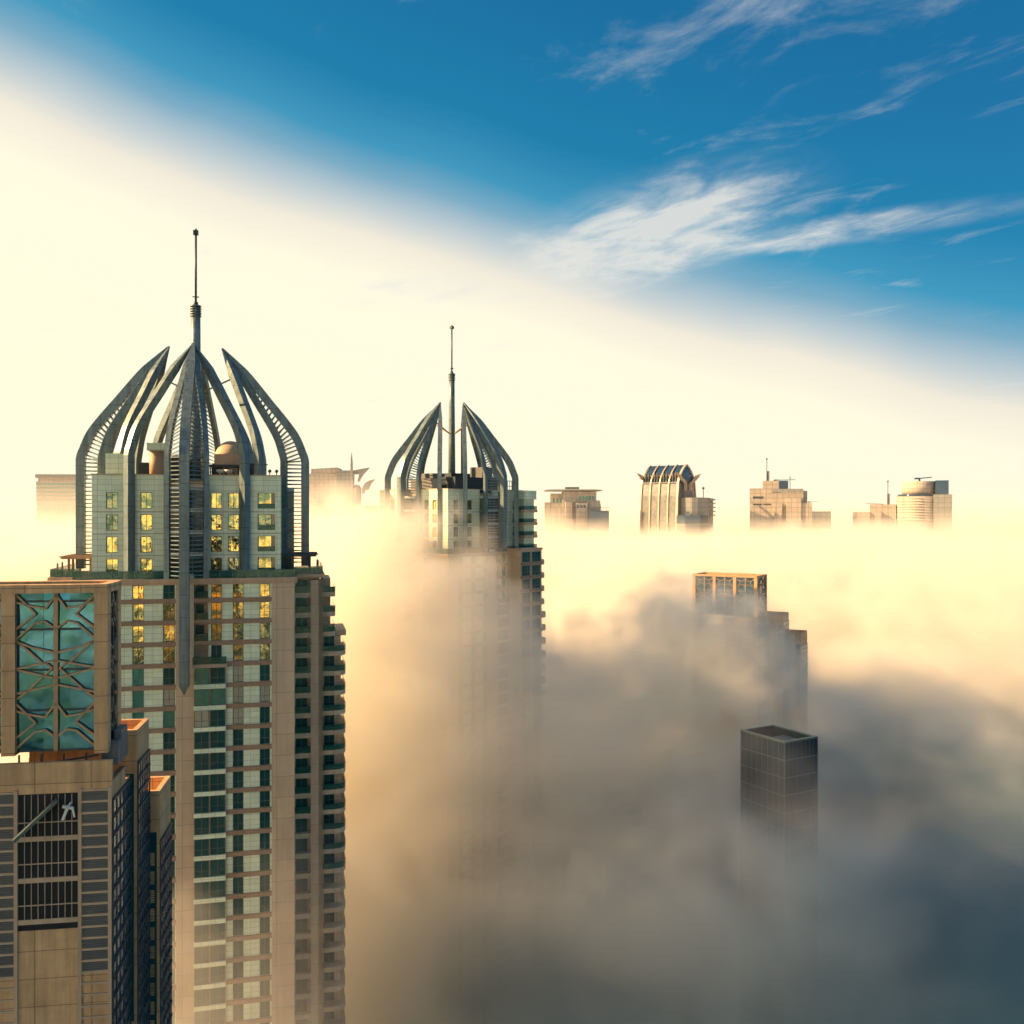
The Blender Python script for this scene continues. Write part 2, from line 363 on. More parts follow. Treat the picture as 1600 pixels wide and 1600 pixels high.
# ------------------------------------------------------------------ the two crowned towers
PROF = [(2.9, 1.), (4.0, .97), (6.6, .885), (9.2, .74), (11.8, .575), (15.5, .345), (18.4, .145), (20.4, .0)]
def nfun(h):
    if h <= 2.9: return 1.
    P = [(1.5, 1.01)]+PROF+[(22., -.11)]
    for i in range(1, len(P)-2):
        if P[i][0] <= h <= P[i+1][0]:
            (x0, y0), (x1, y1), (x2, y2), (x3, y3) = P[i-1:i+3]
            t = (h-x1)/(x2-x1); m1 = (y2-y0)/(x2-x0)*(x2-x1); m2 = (y3-y1)/(x3-x1)*(x2-x1)
            return (2*t**3-3*t*t+1)*y1+(t**3-2*t*t+t)*m1+(-2*t**3+3*t*t)*y2+(t**3-t*t)*m2
    return 0.
ROOF = CZ+5.3; TERR = CZ-9.5
def petal(root, ang, Rn, d, lw, rw, ww, low, sword=False, stretch=1.):
    """one petal of the crown: a nose rib, two ladder ribs, two wide ribs and the rungs between them"""
    ca, sa = math.cos(ang), math.sin(ang)
    def loc(r, l): return Vector((r*ca-l*sa, r*sa+l*ca, 0))
    tip = loc(3.9, 0)
    def path(r, l, zlow, off=0.):
        base = loc(r, l)
        hs = [zlow-ROOF]+[2.0+.7*i for i in range(27)]
        hs = [h for h in hs if h < 20.3-off]+[20.4-off]
        pts = []
        for h in hs:
            p = tip+(base-tip)*max(0, nfun(h)); p.z = ROOF+(h*stretch if h > 0 else h); pts.append(p)
        u = (base-tip).normalized()
        return pts, Vector((-u.y, u.x, 0))
    pts, lat = path(Rn, 0, low)
    n = len(pts)
    tk = [1.25]*n; wd = [1.3]*n
    for i in range(1, 8):
        tk[-i] = .06+.165*i; wd[-i] = .06+.17*i
    mb = MB()
    if sword:
        e = pts[0].copy(); e.z -= 1.3
        pts = [e]+pts; tk = [.12]+tk; wd = [.12]+wd
    mb.sweep(pts, lat, wd, tk)
    nose = mb.build('crown_petal', M['rib'], root)
    for sgn in (-1, 1):
        q, ql = path(Rn-d, sgn*lw, TERR)
        k = len(q); MB().sweep(q, ql, [.75]*(k-7)+[.66, .56, .46, .36, .26, .16, .06], [.95]*(k-7)+[.84, .7, .56, .42, .30, .18, .06]).build('ladder_rib', M['rib'], nose)
        q, ql = path(rw, sgn*ww, TERR)
        k = len(q); MB().sweep(q, ql, [.95]*(k-7)+[.82, .68, .54, .40, .28, .16, .06], [1.15]*(k-7)+[1., .84, .66, .5, .34, .2, .06]).build('side_rib', M['rib'], nose)
    rg = MB(); h = low-ROOF+.6 if not sword else TERR-ROOF+.5
    while h < 14.3:
        s = (nfun(h-.3)-nfun(h+.3))/.6*13.9
        a = tip+(loc(Rn-.5, 0)-tip)*nfun(h); a.z = ROOF+(h*stretch if h > 0 else h)
        n2 = nfun(h-.75*d*s*nfun(h))
        for sgn in (-1, 1):
            b = tip+(loc(Rn-d, sgn*lw)-tip)*n2; hb = h-.75*d*s*nfun(h); b.z = ROOF+(hb*stretch if hb > 0 else hb)
            rg.bar(a, b, .10, .16)
        h += .62
    rg.build('rungs', M['rib'], nose)
    a = tip+(loc(Rn-d, 0)-tip)*nfun(16.3); a.z = ROOF+16.3*stretch
    b = loc(.5, 0); b.z = ROOF+13.2*stretch
    MB().bar(a, b, .22).build('tie_strut', M['brown'], nose)

def spire(root, up=0.):
    z = ROOF+up
    c = MB().lathe(0, 0, [(.95, z-2-up), (.80, z+10), (.72, z+20), (.68, z+27.0)], 18)
    for i in range(5): c.cyl(0, 0, .84, z+25.2+.38*i, z+25.4+.38*i, 18)
    c = c.build('spire', M['rib'], root)
    m = MB().cyl(0, 0, .17, z+27, z+38.2, 10).cyl(0, 0, .34, z+27, z+27.5, 12)
    m.bar((-.5, 0, z+28.3), (.5, 0, z+28.3), .14).bar((0, -.5, z+28.1), (0, .5, z+28.1), .14)
    mm = m.build('mast', M['dark'], c)
    MB().box(-.38, .38, -.38, .38, z+38.0, z+38.65).cyl(0, 0, .16, z+38.65, z+38.95, 8).build('beacon', M['dark'], c)

class Face:
    """maps (u along the face, o outwards, z) to the tower's own axes; the face looks along n"""
    def __init__(s, side, dist): s.side = side; s.d = dist
    def pt(s, u, o):
        q = s.d+o
        return {'front': (u, -q), 'back': (-u, q), 'right': (q, u), 'left': (-q, -u)}[s.side]
    def box(s, mb, u0, u1, o0, o1, z0, z1):
        a, b = s.pt(u0, o0), s.pt(u1, o1); mb.box(a[0], b[0], a[1], b[1], z0, z1)

class Budget:
    """the first windows become parts of their own, the rest go into one 'stuff' part"""
    def __init__(s, root, n): s.root = root; s.left = n; s.fr = MB(); s.pn = MB(); s.any = False
    def window(s, face, u0, u1, z0, z1, o, mat, cols=2, transom=None, loose=False):
        if s.left > 0 and not loose:
            s.left -= 1; fr, pn = MB(), MB()
        else: fr, pn = s.fr, s.pn; s.any = True
        t = .07
        face.box(fr, u0, u1, o-.02, o+.06, z0, z0+t); face.box(fr, u0, u1, o-.02, o+.06, z1-t, z1)
        us = [u0+(u1-u0-t)*i/cols for i in range(cols+1)]
        for u in us: face.box(fr, u, u+t, o-.02, o+.055, z0+t, z1-t)
        if transom: face.box(fr, u0+t, u1-t, o-.02, o+.05, z0+transom, z0+transom+.06)
        for i in range(cols):
            a, b = us[i]+t, us[i+1]
            tx, tz = rnd.uniform(-.03, .03), rnd.uniform(-.03, .03)
            P = []
            for uu, zz, sg in ((a, z0+t, 0), (b, z0+t, 1), (b, z1-t, 2), (a, z1-t, 3)):
                oo = o-.0+(tx if sg in (1, 2) else 0)*(u1-u0)/4+(tz if sg in (2, 3) else 0)*(z1-z0)/4
                q = face.pt(uu, oo); P.append((q[0], q[1], zz))
            pn.add(P, [(0, 1, 2, 3)])
        if fr is not s.fr:
            f = fr.build('window', M['frame'], s.root); pn.build('pane', mat, f)
    def finish(s):
        if s.any:
            f = s.fr.build('window_rows', M['frame'], s.root, 'stuff'); s.pn.build('panes', M['gdark'], f, 'stuff')

FH = 3.05
def crowned_tower(label, loc, yaw, wide, budget, sword_side, far):
    root = thing('crowned_tower', label, 'tower', loc, yaw, 'twin towers with petal crowns')
    win = Budget(root, budget)
    wall, clad, brown, pier, corn, bandm = MB(), MB(), MB(), MB(), MB(), MB()
    # ---- crown
    for k, ang in enumerate((-90, 0, 90, 180)):
        rw, ww = wide[k % 2]
        petal(root, R(ang), 17.0 if far else 16.7, 3.3, 2.6, rw, ww, CZ-24.2 if k == 0 and sword_side else TERR+.9, k == 0 and sword_side, 1.05 if far else 1.)
    spire(root, 1.9 if far else 0.)
    # ---- upper shaft
    wall.box(-12.6, 12.6, -11.1, 11.1, TERR-.5, ROOF-.9)
    rows = [CZ+.5-3.15*i for i in range(4)]            # window sills
    def shaft(side, dist, half, cols, core):
        f = Face(side, dist)
        zt = ROOF; zb = TERR
        solid = [-half]
        for (u0, u1, kind) in cols: solid += [u0, u1]
        solid.append(half)
        for i in range(0, len(solid), 2):
            a, b = solid[i], solid[i+1]
            if core and a < core[1] and b > core[0]:
                if core[0]-a > .05: f.box(clad, a, core[0], -.02, .42, zb, zt)
                if b-core[1] > .05: f.box(clad, core[1], b, -.02, .42, zb, zt)
            else: f.box(clad, a, b, -.02, .42, zb, zt)
        for (u0, u1, kind) in cols:
            f.box(clad, u0, u1, -.02, .40, rows[0]+2.3, zt)
            for i, z in enumerate(rows):
                lo = rows[i+1]+2.3 if i < 3 else zb
                f.box(clad, u0, u1, -.02, .40, lo, z)
                if kind == 'loggia':
                    w = win.window(f, u0+.1, u1-.5, z+.1, z+2.3, .06, M['ggold_refl' if i != 1 else 'gpale'], 2)
                    lq = MB(); f.box(lq, u0, u1, .30, .36, z, z+.75); lq.build('loggia_rail', M['rail'], root)
                else:
                    r = rnd.random()
                    mt = 'ggold_refl' if r < kind else ('gpale' if r < .85 else 'gteal')
                    win.window(f, u0+.04, u1-.04, z+.02, z+2.28, .20, M[mt], 2, .75 if r > .5 else None)
        # belt courses
        for z in [r-.45 for r in rows]: f.box(brown, -half-.02, half+.02, .40, .46, z-.03, z+.03)
        if core:
            g_ = MB(); f.box(g_, core[0], core[1], -.02, 2.3, zb, zt-2.0)
            gl = g_.build('glazed_bay', M['gbay'], root)
            mu = MB(); bd = MB()
            for i in range(5):
                z = ROOF-1.6-3.15*i
                f.box(bd, core[0]-.05, core[1]+.05, -.02, 2.38, z-.55, z)
            for i in range(18):
                z = zb+.3+.72*i
                if z < zt-2.2: f.box(mu, core[0]-.02, core[1]+.02, -.02, 2.34, z, z+.07)
            for i in range(4):
                u = core[0]+(core[1]-core[0])*i/3; f.box(mu, u-.05, u+.05, -.02, 2.36, zb, zt-2.0)
            mu.build('mullions', M['frame'], gl); bd.build('floor_bands', M['band'], gl)
    shaft('front', 11.1, 13.0, [(-11.1, -9.5, .1), (-6.5, -4.9, .6), (3.1, 4.7, .75), (5.5, 7.1, .6), (9.7, 12.2, 'loggia')], (-2.3, 2.3))
    shaft('right', 12.6, 11.2, [(-8.0, -6.5, .4), (-5.2, -3.7, .3), (3.7, 5.2, .3), (6.5, 8., .3)], (-2.3, 2.3))
    win_left = win.left; 
    shaft('left', 12.6, 11.2, [(-8.0, -6.5, .3), (-5.2, -3.7, .3), (3.7, 5.2, .3), (6.5, 8., .3)], (-2.3, 2.3) if far else None)
    keep = win.left; win.left = 0
    shaft('back', 11.1, 13.0, [(-8.9, -7.4, .3), (-4.9, -3.4, .3), (3.4, 4.9, .3), (7.4, 8.9, .3)], None)
    win.left = keep
    # ---- roof: parapet, screed and plant
    MB().box(-12.5, 12.5, -11.0, 11.0, ROOF-.9, ROOF-.6).build('roof', M['roof'], root)
    if not far:
        b = MB().box(-11.4, -8.0, -10.3, -6.5, ROOF-.6, ROOF+3.1).build('lift_housing', M['green'], root)
        t = MB().cyl(-5.2, -4.5, 1.05, ROOF-.6, ROOF+3.9, 20).build('water_tank', M['cornice'], root)
        MB().box(-6.4, -3.2, -6.0, -3.2, ROOF+3.9, ROOF+5.0).build('tank_cover', M['green'], t)
        MB().box(-8.0, -6.4, -3.0, .5, ROOF-.6, ROOF+2.2).box(-3.4, -1.6, -2, 2, ROOF-.6, ROOF+3.4).build('plant_room', M['dark'], root)
        d = MB().cyl(5.1, 3.2, 2.5, ROOF-.6, ROOF+3.6, 28).lathe(5.1, 3.2, [(2.5, ROOF+3.6)]+[(2.5*math.cos(R(a)), ROOF+3.6+2.5*math.sin(R(a))) for a in range(10, 90, 10)]+[(.05, ROOF+6.1)], 28)
        d.build('dome', M['beige'], root)
        MB().box(3.0, 6.8, -3.4, -.6, ROOF+1.9, ROOF+3.6).build('cooling_unit', M['cornice'], root)
        c = MB()
        for x in (2.4, 4.6, 7.0, 8.6): c.box(x, x+.18, -4.2, -4.0, ROOF-.6, ROOF+1.9).box(x, x+.18, -.8, -.6, ROOF-.6, ROOF+1.9)
        c.box(2.2, 9.2, -4.4, -.4, ROOF+1.65, ROOF+1.95).bar((8.5, -4.2, ROOF+1.9), (11.0, -4.6, ROOF+2.0), .16)
        c.bar((2.6, -4.3, ROOF-.3), (4.6, -4.3, ROOF+1.7), .14).bar((6.8, -4.3, ROOF-.3), (4.8, -4.3, ROOF+1.7), .14)
        c.box(2.4, 9.0, 1.0, 1.2, ROOF+.4, ROOF+2.4)
        c.build('maintenance_cradle', M['dark'], root)
        for x, y in ((4.0, -5.0), (5.2, -5.2)):
            MB().cyl(x, y, .1, ROOF-.6, ROOF+.5, 8).lathe(x, y, [(.1, ROOF+.5), (.55, ROOF+.8), (.6, ROOF+1.15)], 14).build('satellite_dish', M['white'], root)
        for x in (11.4, 12.4):
            MB().cyl(x, -10.6, .07, ROOF, ROOF+.5, 8).lathe(x, -10.6, [(.08, ROOF+.5), (.28, ROOF+.65), (.2, ROOF+.95), (.03, ROOF+1.0)], 10).build('roof_lamp', M['dark'], root)
    else:
        MB().box(-8, 4, -9, -2, ROOF-.6, ROOF+3.0).box(-2, 8, -2, 6, ROOF-.6, ROOF+4.2).build('plant_room', M['dark'], root)
        MB().box(-9.5, -5.5, -3, 2, ROOF-.6, ROOF+3.9).box(-11, -9.8, -6, 3, ROOF-.6, ROOF+2.6).build('lift_housing', M['grey'], root)
        MB().box(1.5, 5.2, -8.8, -4.8, ROOF+3.0, ROOF+5.6).box(8, 11, -5, 4, ROOF-.6, ROOF+3.4).build('cooling_unit', M['louvre'], root)
        c = MB()
        for i in range(9): c.box(4.2+.8*i, 4.3+.8*i, -10.4, -10.3, ROOF-.6, ROOF+2.4)
        c.box(4.1, 11, -10.42, -10.28, ROOF+2.3, ROOF+2.45).box(4.1, 11, -10.42, -10.28, ROOF+1.0, ROOF+1.12)
        c.build('louvre_screen', M['louvre'], root)
        for x, y in ((-12.7, -11.2), (12.6, 11.1)):
            MB().cyl(x, y, .08, ROOF, ROOF+.8, 8).lathe(x, y, [(.1, ROOF+.8), (.42, ROOF+1.0), (.3, ROOF+1.5), (.05, ROOF+1.6)], 10).build('roof_lamp', M['dark'], root)
    if far:
        for (x0, x1, y0, y1) in ((11.0, 15.6, -14.2, -9.0), (-15.6, -11.0, 9.0, 14.2)):
            cb = MB().box(x0, x1, y0, y1, ROOF-2.2, ROOF).box(x0+.8*(x0 > 0), x1-.8*(x0 < 0), y0+.8*(y0 < 0), y1-.8*(y0 > 0), TERR, ROOF-2.2)
            cb = cb.build('corner_block', M['green'], root)
            sb = MB()
            for i in range(4): sb.box(x0-.2, x1+.2, y0-.2, y1+.2, ROOF-5.4-3.15*i, ROOF-4.7-3.15*i)
            sb.build('balcony_slabs', M['cornice'], cb)
            gq = MB()
            for i in range(4): gq.box(x0-.1, x1+.1, y0-.1, y1+.1, ROOF-4.7-3.15*i, ROOF-3.8-3.15*i)
            gq.build('balustrade', M['rail'], cb)
    # ---- terrace
    MB().box(-15.0, 15.0, -13.5, 13.5, TERR-.35, TERR-.05).box(15.0, 19.2, -8, 8, TERR-.35, TERR-.05).box(-19.2, -15.0, -8, 8, TERR-.35, TERR-.05).build('terrace', M['roof'], root)
    corn.box(-15.35, 15.35, -13.85, -13.3, TERR-.55, TERR).box(-15.35, 15.35, -13.7, -13.3, TERR-.85, TERR-.55)
    corn.box(-15.35, 15.35, 13.3, 13.85, TERR-.55, TERR)
    for s in (-1, 1):
        corn.box(s*14.9, s*15.35, -13.3, -8.3, TERR-.55, TERR).box(s*14.9, s*15.35, 8.3, 13.3, TERR-.55, TERR)
        corn.box(s*15.35, s*19.5, -8.35, -7.9, TERR-.45, TERR+.1).box(s*15.35, s*19.5, 7.9, 8.35, TERR-.45, TERR+.1).box(s*19.0, s*19.5, -7.9, 7.9, TERR-.45, TERR+.1)
    rl, cap = MB(), MB()
    def rail(x0, y0, x1, y1, z, hgt=1.15, step=1.6):
        L = math.hypot(x1-x0, y1-y0); n = max(1, int(L/step))
        for i in range(n):
            a, b = (i+.02)/n, (i+.98)/n
            rl.bar((x0+(x1-x0)*a, y0+(y1-y0)*a, z+hgt/2), (x0+(x1-x0)*b, y0+(y1-y0)*b, z+hgt/2), .03, hgt-.1)
        cap.bar((x0, y0, z+hgt), (x1, y1, z+hgt), .07)
        for i in range(n+1):
            a = i/n; cap.bar((x0+(x1-x0)*a, y0+(y1-y0)*a, z), (x0+(x1-x0)*a, y0+(y1-y0)*a, z+hgt), .05)
    for s in (-1, 1):
        rail(s*15.1, -13.5, s*1.0, -13.5, TERR); rail(s*15.1, -13.5, s*15.1, -8.1, TERR)
        rail(s*15.1, -8.1, s*19.2, -8.1, TERR+.1); rail(s*19.2, -8.1, s*19.2, 7.9, TERR+.1)
    b = cap.build('balustrade', M['frame'], root); rl.build('glass_panel', M['rail'], b)
    for s in (-1, 1):                                   # pergolas under the side noses
        p = MB()
        for x in (14.2, 17.2):
            for y in (-5.2, -2.4, 2.6): p.box(s*x, s*(x+.3), y, y+.3, TERR, TERR+2.6)
        p.box(s*13.4, s*18.3, -5.8, 3.6, TERR+2.6, TERR+2.85)
        for i in range(10): p.box(s*13.2, s*18.6, -5.7+i, -5.55+i, TERR+2.85, TERR+3.0)
        p.build('pergola', M['dark'] if s > 0 else M['brown'], root)
        q = MB()
        for i in range(4): q.cyl(s*(18.4+.2*(i % 2)), -7.6+1.5*i, .07, TERR, TERR+2.1, 6)
        q.build('terrace_post', M['dark'], root)
    # ---- lower body
    zt = TERR-.85
    nfl = int((zt-2)/FH)
    wall.box(-14.6, 14.6, -12.3, 12.3, 0, zt+.3).box(14.6, 18.6, -7.0, 7.0, 0, zt+.3).box(-18.6, -14.6, -7.0, 7.0, 0, zt+.3)
    f = Face('front', 12.3)
    zs = [CZ-12.65-FH*k for k in range(nfl) if CZ-12.65-FH*k > 3]        # spandrel centres
    top_of = lambda k: (zs[k-1]-.32 if k else zt)
    piers = [(-15.0, -11.7), (-1.45, 1.0), (11.75, 15.0)]
    wcols = [(-11.5, -10.0), (-7.3, -5.75), (-3.2, -1.6), (3.3, 4.8), (6.3, 7.8), (10.05, 11.5)]
    for a, b in piers: f.box(pier, a, b, -.02, 1.45, 0, zt)
    solids = [(-11.7, -11.5), (-10., -7.3), (-5.75, -3.2), (-1.6, -1.45), (2.95, 3.3), (4.8, 6.3), (7.8, 10.05), (11.5, 11.75)]
    for a, b in solids: f.box(clad, a, b, -.02, 1.2, 0, zt)
    STEP = 3
    for k, z in enumerate(zs):
        hi = top_of(k); lo = z+.32
        for a, b in ((-11.7, -1.45), (2.95, 11.75)): f.box(brown, a, b, 1.2, 1.42, z-.32, z+.32)
        f.box(brown, 1.0, 2.95, 1.0, 1.38, z-.25, z+.30) if k < STEP else None
        loose = k > 11
        for i, (a, b) in enumerate(wcols):
            if k > STEP and i == 3: continue
            f.box(clad, a, b, -.02, .95, z-.4, lo)
            r = rnd.random()
            gold = (.9 if i >= 3 else .65) if k < 2 else (.55 if k == 2 else .25 if k == 3 and i > 3 else 0)  # share of panes given the painted yellow reflection
            mt = 'ggold_refl' if r < gold else ('gpale' if k < 4 and r < .93 else ('gteal' if r < .5 else 'gblind' if r < .62 else 'gdark'))
            win.window(f, a+.03, b-.03, lo+.02, hi-.05, 1.02, M[mt], 2, .85, loose)
        # loggia beside the centre pier, then the stepped bay below it
        if k < STEP:
            win.window(f, 1.1, 2.3, lo+.05, hi-.3, .10, M['gdark'], 1, None, loose)
            rlq = MB(); f.box(rlq, 1.05, 2.9, 1.2, 1.23, lo, lo+1.0); rlq.build('loggia_rail', M['rail'], root)
        elif k > STEP:
            f.box(clad, 1.0, 5.4, .9, 2.1, z-.32, z+.30)
            win.window(f, 1.1, 3.1, lo+.0, hi-.0, 2.02, M[rnd.choice(['gteal', 'gdark', 'gteal', 'gblind'])], 2, .85, loose)
            win.window(f, 3.25, 5.3, lo+.0, hi-.0, 1.75, M[rnd.choice(['gdark', 'gdark', 'gteal'])], 2, .85, loose)
    zb = zs[STEP]
    f.box(corn, .8, 5.6, 1.2, 2.35, zb-.35, zb+.15)
    f.box(pier, 1.0, 5.4, -.02, 1.7, 0, zb-.35)
    rlq = MB(); f.box(rlq, .9, 5.5, 2.25, 2.28, zb+.15, zb+1.2); rlq.build('loggia_rail', M['rail'], root)
    # other sides: rows of windows in one mass
    for side, dist, half in (('back', 12.3, 14.6),):
        f2 = Face(side, dist)
        for k, z in enumerate(zs):
            f2.box(brown, -half, half, 0, .25, z-.32, z+.32)
            for i in range(8): win.window(f2, -half+1.2+i*3.4, -half+3.0+i*3.4, z+.4, z+2.7, .1, M['gdark'], 2, None, True)
    # ---- wings with balconies
    for s, side in ((1, 'right'), (-1, 'left')):
        fw = Face('front', 7.0)
        def ub(mb, u0, u1, o0, o1, z0, z1): fw.box(mb, min(s*u0, s*u1), max(s*u0, s*u1), o0, o1, z0, z1)
        ub(pier, 17.4, 19.2, -.02, 1.0, 0, zt)
        fs = Face(side, 18.6)
        fs.box(pier, -8.0, -6.2, -.02, .6, 0, zt); fs.box(pier, 6.2, 8.0, -.02, .6, 0, zt)
        for k, z in enumerate(zs):
            hi = top_of(k); lo = z+.32; loose = k > 9 or (s < 0 and not far)
            ub(pier, 14.9, 17.4, -.02, 1.05, z-.38, z+.38)
            a, b = sorted((s*15.2, s*17.3))
            win.window(fw, a, b-.35 if s > 0 else b, lo+.06, hi-.06, .12, M[rnd.choice(['gdark', 'gteal', 'gteal', 'gpale', 'gblind'])], 2, None, loose)
            if k <= 11:
                lr = MB(); ub(lr, 15.1, 17.4, .98, 1.01, z+.38, z+1.35); ub(lr, 15.1, 17.4, .95, 1.04, z+1.35, z+1.41)
                lr.build('loggia_rail', M['rail'], root)
            # curved balcony at the side
            big = k >= STEP
            r_ = 3.6 if big else 2.0
            x0 = 19.2
            poly = [(s*x0, -6.6), (s*(x0+r_*.55), -6.6)]
            poly += [(s*(x0+r_*.55+r_*.45*math.sin(R(t))), -6.6+r_*.45*(1-math.cos(R(t)))) for t in (30, 60, 90)]
            poly += [(s*(x0+r_), 4.4), (s*x0, 4.4)]
            wb = (z-.42, (top_of(k)-.32 if k else zt))
            ub2 = (s*19.2, s*(19.2+r_-.7))
            wall.box(*ub2, -4.6, 3.9, wb[0], wb[1]-.0)
            if big:
                fb = Face('front', 4.6); a2, b2 = sorted((s*(19.5), s*(21.1)))
                win.window(fb, a2, b2, z+.4, z+2.6, .08, M['gteal'], 2, .8, loose)
            if k <= 14:
                bal = MB().prism(poly, z-.42, z+.28).build('balcony', M['beige'], root)
                gl = MB()
                for (p, q) in zip(poly[:-2], poly[1:-1]):
                    gl.bar((p[0], p[1], z+.72), (q[0], q[1], z+.72), .03, .85)
                gl.build('balustrade', M['rail'], bal)
            else: pier.prism(poly, z-.42, z+.28)
            win.window(fs, -5.9, -3.9, lo+.1, hi-.2, .1, M['gteal'], 2, None, loose)
            win.window(fs, -2.5, .5, lo+.1, hi-.2, .1, M['gdark'], 3, None, loose)
            win.window(fs, 2.5, 5.5, lo+.1, hi-.2, .1, M['gdark'], 3, None, True)
    for s in (-1, 1): corn.box(s*19.2, s*22.9, -4.9, 4.6, zs[STEP]+2.5, zs[STEP]+3.3)
    if far:                                            # stepped corner wing with balconies on the sunless side
        zf = CZ-9.2
        wall.box(5.0, 13.0, -18.0, -13.78, 0, zf)
        corn.box(4.8, 13.2, -18.2, -13.8, zf, zf+.5)
        fr = Face('front', 18.0); fq = Face('right', 13.0)
        k = 0; z = zf-3.2
        while z > 60:
            loose = k > 12
            fr.box(brown, 5.0, 13.0, 0, .22, z-.3, z+.3)
            win.window(fr, 5.5, 8.4, z+.35, z+2.8, .1, M['gteal'], 3, .8, loose); win.window(fr, 9.2, 12.4, z+.35, z+2.8, .1, M['gdark'], 3, .8, loose)
            e = 3.4 if k > 3 else 2.6
            poly = [(13.0, -17.6), (13.0+e*.6, -17.6), (13.0+e, -16.4), (13.0+e, -14.2), (13.0, -14.2)]
            bal = MB().prism(poly, z-.55, z+.75).build('balcony', M['beige'], root)
            k += 1; z -= 3.25
    # parapet frame of the upper shaft and finishing
    cp = MB().box(-13.1, 13.1, -11.65, -11.0, ROOF, ROOF+.14).box(-13.1, 13.1, 11.0, 11.65, ROOF, ROOF+.14).box(-13.15, -12.5, -11.0, 11.0, ROOF, ROOF+.14).box(12.5, 13.15, -11.0, 11.0, ROOF, ROOF+.14)
    cp.build('parapet_cap', M['cornice'], root)
    wall.build('wall', M['beige'], root); clad.build('cladding', M['green'], root); brown.build('spandrel', M['brown'], root)
    pier.build('pier', M['beige'], root); corn.build('cornice', M['cornice'], root); 
    win.finish()
    return root
crowned_tower('larger, nearer tower crowned by steel petals and a spire, standing clear of the fog', (-49.4, 150, 0), 13, ((12.3, 7.9), (9.8, 7.9)), 100, True, False)
crowned_tower('smaller, farther petal crowned tower, its body wrapped in golden fog', (X(706, 237), 237, 0), 49, ((13.2, 9.0), (13.2, 9.0)), 90, False, True)

# ------------------------------------------------------------------ lattice crowned towers
def lattice_panel(mb, o, u, w, h, n, t=.125, depth=.16):
    """star lattice bars on a panel w by h; o = lower left corner, u = along, n = outwards (all vectors)"""
    o, u, n = Vector(o), Vector(u), Vector(n); v = Vector((0, 0, 1))
    def b(p, q): mb.bar(o+u*p[0]*w+v*p[1], o+u*q[0]*w+v*q[1], t, depth, up=n)
    segs = [((0,0),(.26,.13)), ((.26,.13),(.58,.11)), ((.58,.11),(1,.07)), ((1,.0),(.51,.18)), ((.51,.18),(1,.315)), ((.28,.247),(0,.32)), ((.28,.247),(.53,.264)), ((.53,.264),(1,.41)),
            ((1,.42),(.35,.63)), ((0,.54),(.58,.49)), ((.58,.49),(1,.43)), ((0,.61),(1,.68)), ((.30,.625),(.09,.68)), ((.09,.68),(.77,.905)), ((0,.775),(1,.69)), ((0,.83),(1,.91)), ((.77,.905),(1,.96))]
    per = h*.70
    for rep_ in range(2):
        for (p, q) in segs:
            for (m, sg) in ((.5, .5), (.5, -.5)):
                pv, qv = (p[1]+rep_)*per, (q[1]+rep_)*per
                if max(pv, qv) > h: continue
                b((m+sg*p[0], h-pv), (m+sg*q[0], h-qv))
def parapet_block(wallm, inner, x0, x1, y0, y1, z1, zlow=0, t=.35, dp=1.6):
    wallm.box(x0, x1, y0, y1, zlow, z1-dp)
    wallm.box(x0, x1, y0, y0+t, z1-dp, z1).box(x0, x1, y1-t, y1, z1-dp, z1).box(x0, x0+t, y0+t, y1-t, z1-dp, z1).box(x1-t, x1, y0+t, y1-t, z1-dp, z1)
def glass_grid(root, x, y0, y1, z0, z1, nx, dz):
    g_ = MB().box(x, x+.06, y0, y1, z0, z1).build('curtain_wall', M['navy_l'], root)
    m = MB(); z = z1
    while z > z0: m.box(x+.02, x+.16, y0, y1, z-.13, z+.03); z -= dz
    for i in range(nx+1):
        yy = y0+(y1-y0)*i/nx; m.box(x+.02, x+.11, yy-.05, yy+.05, z0, z1)
    m.build('mullions', M['dark'], g_)
M['navy_l'] = glass('blue_grey_curtain_glass', (.28, .40, .46), .7, .08, .5, .7, (.10, .19, .26))
